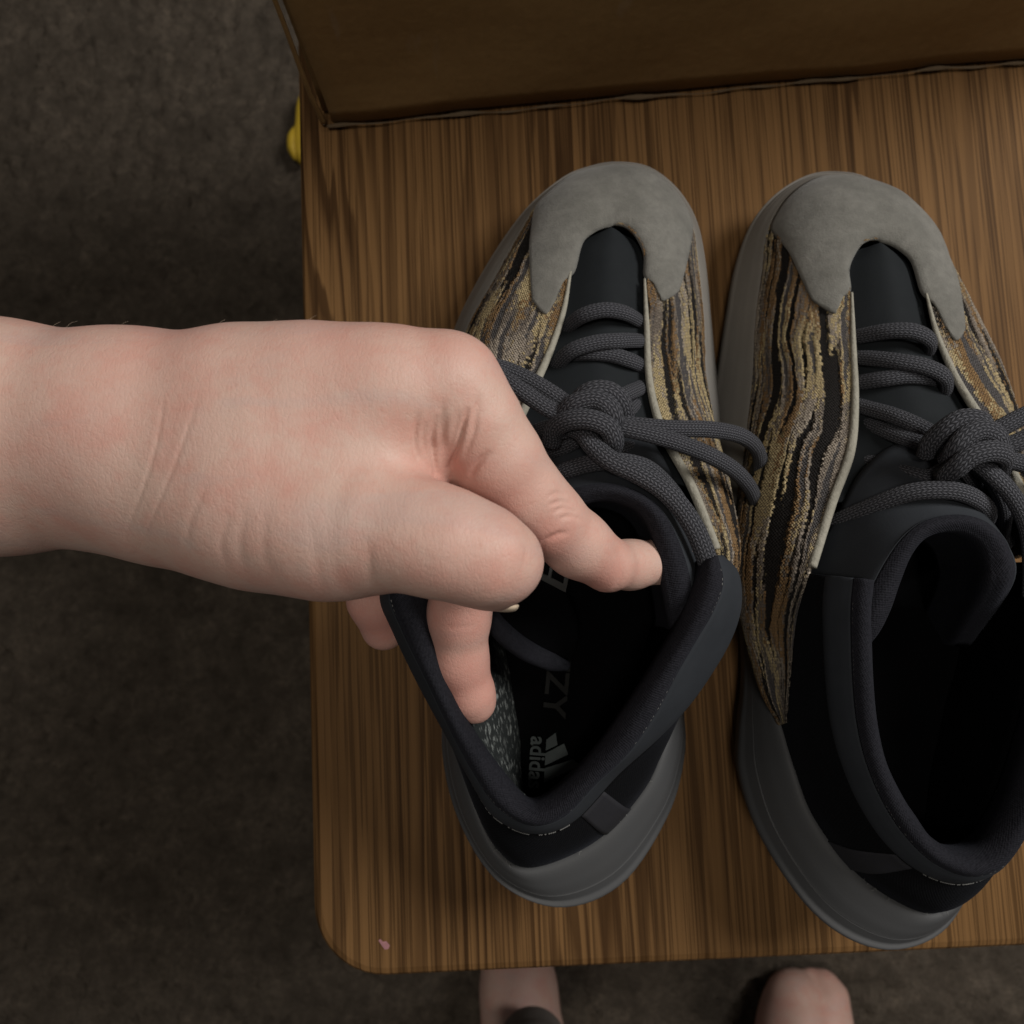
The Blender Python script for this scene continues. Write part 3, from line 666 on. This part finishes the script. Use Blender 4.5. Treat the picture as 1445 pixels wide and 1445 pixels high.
# printing on the insole of the held sneaker
def place_flat(name, V, F, u, v, z, rot, m, parent):
    c, s = math.cos(rot), math.sin(rot); o = P(u, v, z)
    W = np.stack([o[0]+c*V[:, 0]-s*V[:, 1], o[1]+s*V[:, 0]+c*V[:, 1], o[2]+V[:, 2]], 1)
    return mesh_obj(name, W, F, m, parent, smooth=False)
V, F = text_geo('YEEZY', .0128); V[:, 0] *= 1.12
place_flat('insole_lettering', V, F, 787, 938, .0470, math.radians(-96), M['print_dim'], insoleL)
V, F = text_geo('adidas', .0088); V[:, 0] *= .92
place_flat('insole_wordmark', V, F, 757, 1076, .0470, math.radians(-94), M['print_grey'], insoleL)
for (x0, x1, hh) in ((-.0088, -.0046, .0045), (-.0036, .0012, .0090), (.0022, .0078, .0140)):
    sl = .55
    V = np.array([(x0+.0, 0, 0), (x1, 0, 0), (x1-hh*sl, hh, 0), (x0-hh*sl*.0-(.0042 if hh > .005 else .0030), hh*.78, 0)])
    place_flat('insole_stripe', V, [(0, 1, 2, 3)], 769, 1076, .0470, math.radians(-94), M['print_grey'], insoleL)
# folded tongue gusset with its size tag
fr = [PP([(676, 846, .088), (692, 872, .086), (716, 898, .081), (745, 919, .075), (778, 934, .068), (800, 940, .06)])]
v, f, u = tube_geo(fr[0], [.0032, .0036, .0038, .0038, .0034, .002], 12, .8, 60); mesh_obj('tongue_edge', v, f, M['collar_twill'], rootL, u)
inner_edge = PP([(740, 760, .080), (770, 800, .077), (800, 840, .072), (815, 880, .066), (812, 915, .061), (800, 938, .058)])
midf = fr[0]*.5+inner_edge*.5; midf[:, 2] -= .004
loft('tongue_gusset', [fr[0], midf, inner_edge], 40, 12, M['lining_black'], rootL, None, th=.001)
TA = [P(752, 812, .089), P(798, 836, .086), P(804, 806, .086), P(758, 782, .089)]
tg = [TA[0], TA[1], TA[2], TA[3]]
tag = mesh_obj('size_tag', tg, [(0, 1, 2, 3)], M['tag_cloth'], rootL, smooth=False); thick(tag, .0004)
def tagpt(a, c): return (TA[0]*(1-a)+TA[1]*a)*(1-c)+(TA[3]*(1-a)+TA[2]*a)*c+np.array([0, 0, .0006])
for a0, a1, c0, c1 in ((.15, .42, .32, .95), (.52, .88, .32, .95)):
    mesh_obj('tag_print', [tagpt(a0, c0), tagpt(a1, c0), tagpt(a1, c1), tagpt(a0, c1)], [(0, 1, 2, 3)], M['lining_black'], tag, smooth=False)

# ------------------------------------------------------------------ person: arm with hand, two feet
def sd_cap(X, Y, Z, a, b, ra, rb):
    d = b-a; L = float(d@d)+1e-12
    px, py, pz = X-a[0], Y-a[1], Z-a[2]
    t = np.clip((px*d[0]+py*d[1]+pz*d[2])/L, 0, 1)
    return np.sqrt((px-t*d[0])**2+(py-t*d[1])**2+(pz-t*d[2])**2)-(ra+(rb-ra)*t)
def smin(a, b, k):
    if a is None: return b
    h = np.clip(.5+.5*(b-a)/k, 0, 1)
    return b*(1-h)+a*h-k*h*(1-h)
def chain(X, Y, Z, js, k):
    D = None
    for (p, r), (q, s) in zip(js[:-1], js[1:]): D = smin(D, sd_cap(X, Y, Z, p, q, r, s), k)
    return D
def surface_nets(D, org, h):
    nx, ny, nz = D.shape; S = D < 0
    c = np.zeros((nx-1, ny-1, nz-1), int)
    for i in (0, 1):
        for j in (0, 1):
            for k in (0, 1): c += S[i:nx-1+i, j:ny-1+j, k:nz-1+k]
    act = (c > 0) & (c < 8); idx = np.full(act.shape, -1, int); I = np.argwhere(act); idx[act] = np.arange(len(I))
    acc = np.zeros((len(I), 3)); cnt = np.zeros(len(I))
    cs = [(i, j, k) for i in (0, 1) for j in (0, 1) for k in (0, 1)]
    for a in cs:
        for ax in range(3):
            if a[ax]: continue
            b2 = list(a); b2[ax] = 1
            da = D[I[:, 0]+a[0], I[:, 1]+a[1], I[:, 2]+a[2]]; db = D[I[:, 0]+b2[0], I[:, 1]+b2[1], I[:, 2]+b2[2]]
            mk = (da < 0) != (db < 0); t = np.where(mk, da/(da-db+1e-20), 0)
            p = np.array(a, float)[None].repeat(len(I), 0); p[:, ax] += t
            acc[mk] += p[mk]; cnt[mk] += 1
    V = (I+acc/cnt[:, None])*h+org
    F = []
    for ax in range(3):
        o1, o2 = [(1, 2), (2, 0), (0, 1)][ax]
        sl = [slice(1, -1)]*3; sl[ax] = slice(0, -1); sr = list(sl); sr[ax] = slice(1, None)
        A, B = S[tuple(sl)], S[tuple(sr)]; E = np.argwhere(A != B); off = np.ones(3, int); off[ax] = 0; E = E+off
        fl = S[E[:, 0], E[:, 1], E[:, 2]]
        def cell(d1, d2):
            q = E.copy(); q[:, o1] -= d1; q[:, o2] -= d2; return idx[q[:, 0], q[:, 1], q[:, 2]]
        Q = np.stack([cell(0, 0), cell(1, 0), cell(1, 1), cell(0, 1)], 1)
        Q[~fl] = Q[~fl][:, ::-1]; F.append(Q)
    return V, np.vstack(F)

def J(u, v, z, r): return (P(u, v, z), r)
arm = [J(-150, 655, .121, .0295), J(0, 648, .123, .0278), J(181, 648, .126, .0268), J(300, 668, .130, .0262)]
palm_up = [J(-150, 572, .134, .0255), J(0, 578, .136, .0245), J(181, 588, .138, .0235), J(350, 580, .141, .0226), J(450, 568, .144, .0204), J(550, 559, .147, .0176), J(632, 548, .148, .0146)]
palm_m = [J(250, 610, .12, .024), J(420, 585, .12, .020), J(596, 548, .121, .0165)]
palm_r = [J(260, 630, .105, .024), J(430, 600, .1, .019), J(560, 570, .098, .0145)]
palm_l = [J(260, 650, .1, .024), J(420, 640, .088, .018), J(520, 610, .078, .013)]
thenar = [J(270, 668, .130, .0262), J(380, 705, .138, .0246), J(470, 732, .145, .0208), J(535, 742, .150, .0180)]
webp = [J(400, 640, .138, .022), J(490, 632, .138, .016), J(550, 612, .134, .0115)]
fold = [J(592, 590, .150, .0060), J(603, 640, .1475, .0052), J(612, 684, .1425, .0042)]
fold2 = [J(640, 600, .1475, .0075), J(634, 640, .1420, .0060), J(630, 668, .138, .0045)]
thumb = [J(535, 743, .152, .0176), J(590, 756, .1555, .0143), J(640, 769, .1575, .0130), J(690, 787, .1565, .0117), J(713, 795, .154, .0099)]
thumb_end = [J(640, 775, .153, .0115), J(690, 808, .147, .0097), J(700, 826, .141, .0073)]
index = [J(632, 545, .148, .0142), J(668, 594, .1450, .0130), J(702, 648, .1395, .0126), J(740, 700, .1325, .0117), J(772, 731, .1275, .0108), J(815, 768, .119, .0100), J(858, 797, .111, .0089)]
index_tip = [J(856, 796, .111, .0084), J(890, 797, .102, .0080), J(935, 792, .094, .0074), J(968, 786, .088, .0062)]
middle = [J(598, 550, .121, .0155), J(624, 640, .124, .0112), J(650, 735, .120, .0108), J(654, 800, .113, .0106), J(648, 868, .102, .0100), J(648, 930, .094, .0094), J(664, 980, .088, .0080), J(670, 992, .086, .0070)]
ring = [J(560, 572, .098, .0142), J(556, 680, .098, .0110), J(546, 780, .092, .0105), J(530, 845, .082, .0096), J(542, 885, .074, .0085)]
little = [J(520, 612, .078, .0125), J(510, 720, .076, .0092), J(505, 800, .070, .0085), J(520, 850, .064, .0075)]
hs = .00115
lo = np.array([P(-100, 620, .12)[0], P(600, 1040, .09)[1], .052]); hi = np.array([P(960, 790, .09)[0]+.004, P(400, 440, .14)[1]+.008, .178])
nn = np.ceil((hi-lo)/hs).astype(int)
gx, gy, gz = [(lo[k]+hs*np.arange(nn[k])).astype(np.float32) for k in range(3)]
X, Y, Z = np.meshgrid(gx, gy, gz, indexing='ij')
D = None
for ch in (arm, palm_up, palm_m, palm_r, palm_l, thenar, webp): D = smin(D, chain(X, Y, Z, ch, .010), .014)
TH = smin(chain(X, Y, Z, thumb, .006), chain(X, Y, Z, thumb_end, .004), .005)
D = smin(D, TH, .0020)
mc = index[0][0]; kf = .0003+.009*np.exp(-((X-mc[0])**2+(Y-mc[1])**2+(Z-mc[2])**2)/.020**2)
FN = smin(chain(X, Y, Z, index, .004), chain(X, Y, Z, index_tip, .003), .0015)
D = smin(D, FN, kf)
for ch in (fold, fold2): D = smin(D, chain(X, Y, Z, ch, .003), .0022)
for ch in (middle, ring, little): D = smin(D, chain(X, Y, Z, ch, .004), .0018)
V, F = surface_nets(D, lo.astype(float), hs)
del X, Y, Z, D, FN, TH, kf
def quad_subdivide(V, F):
    me = bpy.data.meshes.new('tmp'); me.from_pydata(V.tolist(), [], F.tolist())
    ob = bpy.data.objects.new('tmp', me); COL.objects.link(ob)
    md = ob.modifiers.new('s', 'SMOOTH'); md.iterations = 4; md.factor = .5
    md = ob.modifiers.new('d', 'SUBSURF'); md.levels = 1
    dg = bpy.context.evaluated_depsgraph_get(); e = ob.evaluated_get(dg).to_mesh()
    v = np.empty(len(e.vertices)*3); e.vertices.foreach_get('co', v); nrm = np.empty(len(e.vertices)*3); e.vertices.foreach_get('normal', nrm)
    f = np.empty(len(e.loops), int); e.loops.foreach_get('vertex_index', f); f = f.reshape(-1, 4)
    ob.evaluated_get(dg).to_mesh_clear(); bpy.data.objects.remove(ob); bpy.data.meshes.remove(me)
    return v.reshape(-1, 3), nrm.reshape(-1, 3), f
V, NRM, F = quad_subdivide(V, F)
PU, PV = proj(V); face = (NRM*(np.array([0, 0, H])-V)).sum(1) > 0
def crease(poly, depth, width, jitter=0):
    """carve a skin fold along a line lying on the visible side of the hand"""
    global V
    pts = catmull(np.array(poly, float), len(poly)*8); best = np.full(len(V), 1e9); tt = np.zeros(len(V))
    sel = np.where(face & (PU > pts[:, 0].min()-6*width) & (PU < pts[:, 0].max()+6*width) & (PV > pts[:, 1].min()-6*width) & (PV < pts[:, 1].max()+6*width))[0]
    for k in range(len(pts)-1):
        a, b2 = pts[k], pts[k+1]; d = b2-a; t = np.clip(((PU[sel]-a[0])*d[0]+(PV[sel]-a[1])*d[1])/(d@d+1e-9), 0, 1)
        dist = np.hypot(PU[sel]-a[0]-t*d[0], PV[sel]-a[1]-t*d[1]); m_ = dist < best[sel]
        tt[sel[m_]] = (k+t[m_])/(len(pts)-1); best[sel] = np.minimum(best[sel], dist)
    fade = np.sin(np.pi*np.clip(tt*.9+.05, 0, 1))**.6
    g = -depth*np.exp(-(best/width)**2)+depth*.06*np.exp(-((best-2.4*width)/(1.5*width))**2)
    V[sel] += NRM[sel]*(g*fade)[sel][:, None]
for poly, dp, wd in [
    ([(176, 760), (188, 725), (205, 680), (222, 620), (230, 570)], .00022, 3.4),
    ([(192, 782), (210, 742), (232, 690), (258, 625), (280, 560)], .0002, 3.4),
    
    ([(262, 770), (270, 730), (290, 690)], .00025, 6), ([(318, 800), (312, 765), (322, 730)], .0002, 6), ([(345, 806), (338, 770), (345, 725)], .0002, 7),
    ([(385, 815), (372, 775), (375, 720)], .00018, 8), ([(455, 838), (448, 800), (438, 740)], .0002, 9), ([(528, 838), (522, 805), (520, 770)], .00025, 7),
    
    ([(616, 668), (612, 640), (611, 615), (616, 590)], .0011, 3.6), ([(592, 652), (586, 630), (586, 605), (590, 585)], .0008, 4.5), ([(660, 580), (653, 604), (645, 632), (634, 660)], .0014, 3.6), ([(600, 640), (597, 618), (600, 598)], .0004, 3), ([(628, 632), (627, 610), (630, 588)], .0005, 3.5), ([(672, 598), (664, 622), (656, 642)], .0005, 4),
    ([(688, 640), (676, 652), (667, 664), (662, 674)], .0010, 5), ([(648, 585), (642, 610), (632, 640)], .0006, 5), ([(625, 570), (622, 600), (622, 630)], .0006, 5),
    ([(678, 560), (672, 580), (668, 612)], .0005, 5),
    ([(776, 712), (792, 708), (806, 712)], .0005, 3), ([(782, 722), (796, 717), (812, 722)], .0005, 3), ([(774, 701), (786, 696), (798, 700)], .0004, 3), ([(790, 732), (806, 728), (820, 734)], .0004, 3),
    ([(762, 772), (772, 762), (788, 754), (800, 752)], .0006, 4), ([(870, 776), (878, 795), (876, 815), (868, 830)], .0005, 5),
    ([(744, 766), (741, 785), (735, 808)], .00015, 3), ([(625, 884), (648, 886), (672, 882)], .00015, 5),
]: crease(poly, dp, wd)
fl = np.zeros(len(V))
def redden(p, r, a):
    global fl
    fl = np.maximum(fl, a*np.exp(-((V-p)**2).sum(1)/r**2))
for u, v, z, r, a in ((610, 675, .148, .008, .5), (655, 650, .150, .010, .5), (700, 700, .142, .014, .55), (760, 760, .135, .012, .55), (850, 815, .118, .010, .6), (650, 960, .095, .02, .65), (640, 870, .108, .016, .5), (540, 870, .085, .02, .6), (640, 500, .155, .012, .35), (690, 790, .158, .02, .22), (560, 480, .15, .02, .25), (240, 490, .15, .02, .3), (470, 480, .16, .02, .22), (735, 800, .155, .01, .3)):
    redden(P(u, v, z), r, a)
pc = P(200, 1100, ZF)
person = empty('person', (pc[0], pc[1], ZF), 'bare arm reaching in from the left with fingers in the sneaker, bare feet below', 'person')
body = mesh_obj('hand', V, F, M['skin'], person)
at = body.data.attributes.new('flush', 'FLOAT', 'POINT'); at.data.foreach_set('value', fl.astype(np.float32))
body['label'] = 'left hand and wrist holding the sneaker collar open'
# nails
def nail(name, ctr, along, normal, L, Wd):
    along = along/np.linalg.norm(along); normal = normal-along*(normal@along); normal /= np.linalg.norm(normal); side = np.cross(along, normal)
    G = np.zeros((9, 9, 3))
    for j in range(9):
        for i in range(9):
            a = (i/8-.5)*2; c = (j/8-.5)*2; ww = Wd*(1-.12*max(0, c)**4-.1*max(0, -c)**2)
            G[j, i] = ctr+along*(c*L/2*(1-.16*a*a*(1 if c > 0 else .6)))+side*(math.sin(a*1.1)*ww/2/math.sin(1.1))+normal*(-.0020*(a*a)-.0010*c*c)
    o = mesh_obj(name, G.reshape(-1, 3), grid_faces(9, 9), M['nail'], body); thick(o, .0006); return o
nail('nail', P(694, 860, .1405), P(726, 862, .136)-P(668, 846, .145), np.array([.05, -1, -.15]), .013, .010)
nail('nail', P(903, 785, .1065), P(940, 782, .092)-P(880, 782, .108), np.array([.15, .75, .75]), .011, .010)
nail('nail', P(686, 972, .092), P(690, 1004, .086)-P(682, 950, .095), np.array([1, -.1, .1]), .010, .009)
# fine arm hairs along the upper edge
gs = []
cand = np.where((PU > 20) & (PU < 560) & (PV < 520) & (np.abs((NRM*(V-np.array([0, 0, H]))).sum(1)) < .09) & (NRM[:, 1] > .5))[0]
for k in np.random.choice(cand, 10, replace=False):
    p = V[k]; nrm = NRM[k]; L = .002+.0035*random.random(); d = np.array([.8+.4*random.random(), .3*random.random(), .2*random.random()-.1])
    gs.append(tube_geo([p-nrm*.0003, p+nrm*L*.35+d*L*.45, p+nrm*L*.5+d*L], [.000028, .000024, .00001], 4, 1, 6))
v, f, u = join_geo(gs); hr = mesh_obj('arm_hair', v, f, M['arm_hair'], body); hr['kind'] = 'stuff'

# feet on the carpet
def foot(js_list, res, label, name='foot', mname='skin', kk_=.006):
    allp = np.array([p for ch in js_list for p, r in ch]); rm = max(r for ch in js_list for p, r in ch)
    lo = allp.min(0)-rm-.01; hi = allp.max(0)+rm+.01; lo[2] = max(lo[2], ZF-.004)
    ax = [lo[k]+res*np.arange(int(np.ceil((hi[k]-lo[k])/res))) for k in range(3)]
    X, Y, Z = np.meshgrid(*ax, indexing='ij'); D = None
    for ch in js_list: D = smin(D, chain(X, Y, Z, ch, .012), kk_)
    D = np.maximum(D, (ZF+.0045)-Z)
    V, F = surface_nets(D, lo, res); V, N_, F = quad_subdivide(V, F)
    o = mesh_obj(name, V, F, M[mname], person); o['label'] = label
    a = o.data.attributes.new('flush', 'FLOAT', 'POINT'); a.data.foreach_set('value', np.clip(.06+.06*np.sin(V[:, 0]*90), 0, .5).astype(np.float32))
    return o
def K(u, v, dz, r): return (P(u, v, ZF+dz), r)
# left foot reaches under the table; right foot shows its toes
foot([[K(738, 1560, .10, .036), K(738, 1470, .07, .036), K(732, 1400, .05, .034), K(726, 1320, .030, .032), K(722, 1250, .022, .022)],
      [K(738, 1590, .07, .034), K(742, 1640, .03, .03)],
      [K(738, 1510, .10, .030), K(745, 1560, .14, .03)]], .003, 'bare left foot reaching under the table edge')
foot([[K(1122, 1600, .06, .036), K(1125, 1500, .045, .036), K(1122, 1450, .034, .033), K(1120, 1410, .026, .026)],
      [K(1150, 1500, .04, .03), K(1160, 1440, .03, .026), K(1166, 1404, .024, .017), K(1160, 1388, .02, .012)],
      [K(1140, 1430, .024, .013), K(1143, 1380, .018, .0092)], [K(1122, 1430, .024, .012), K(1123, 1381, .017, .0086)], [K(1104, 1440, .024, .012), K(1104, 1390, .017, .0084)], [K(1086, 1450, .022, .011), K(1088, 1408, .016, .008)],
      [K(1125, 1560, .10, .034), K(1130, 1700, .30, .045)]], .0025, 'bare right foot with toes at the table edge', kk_=.004)
# trouser leg above the left foot
foot([[K(752, 1478, .135, .029), K(756, 1530, .20, .036), K(762, 1640, .33, .048)]], .003, 'grey brown trouser leg above the left foot', 'trouser_leg', 'trouser_cloth')
print('verts', sum(len(o.data.vertices) for o in scene.objects if o.type == 'MESH'))
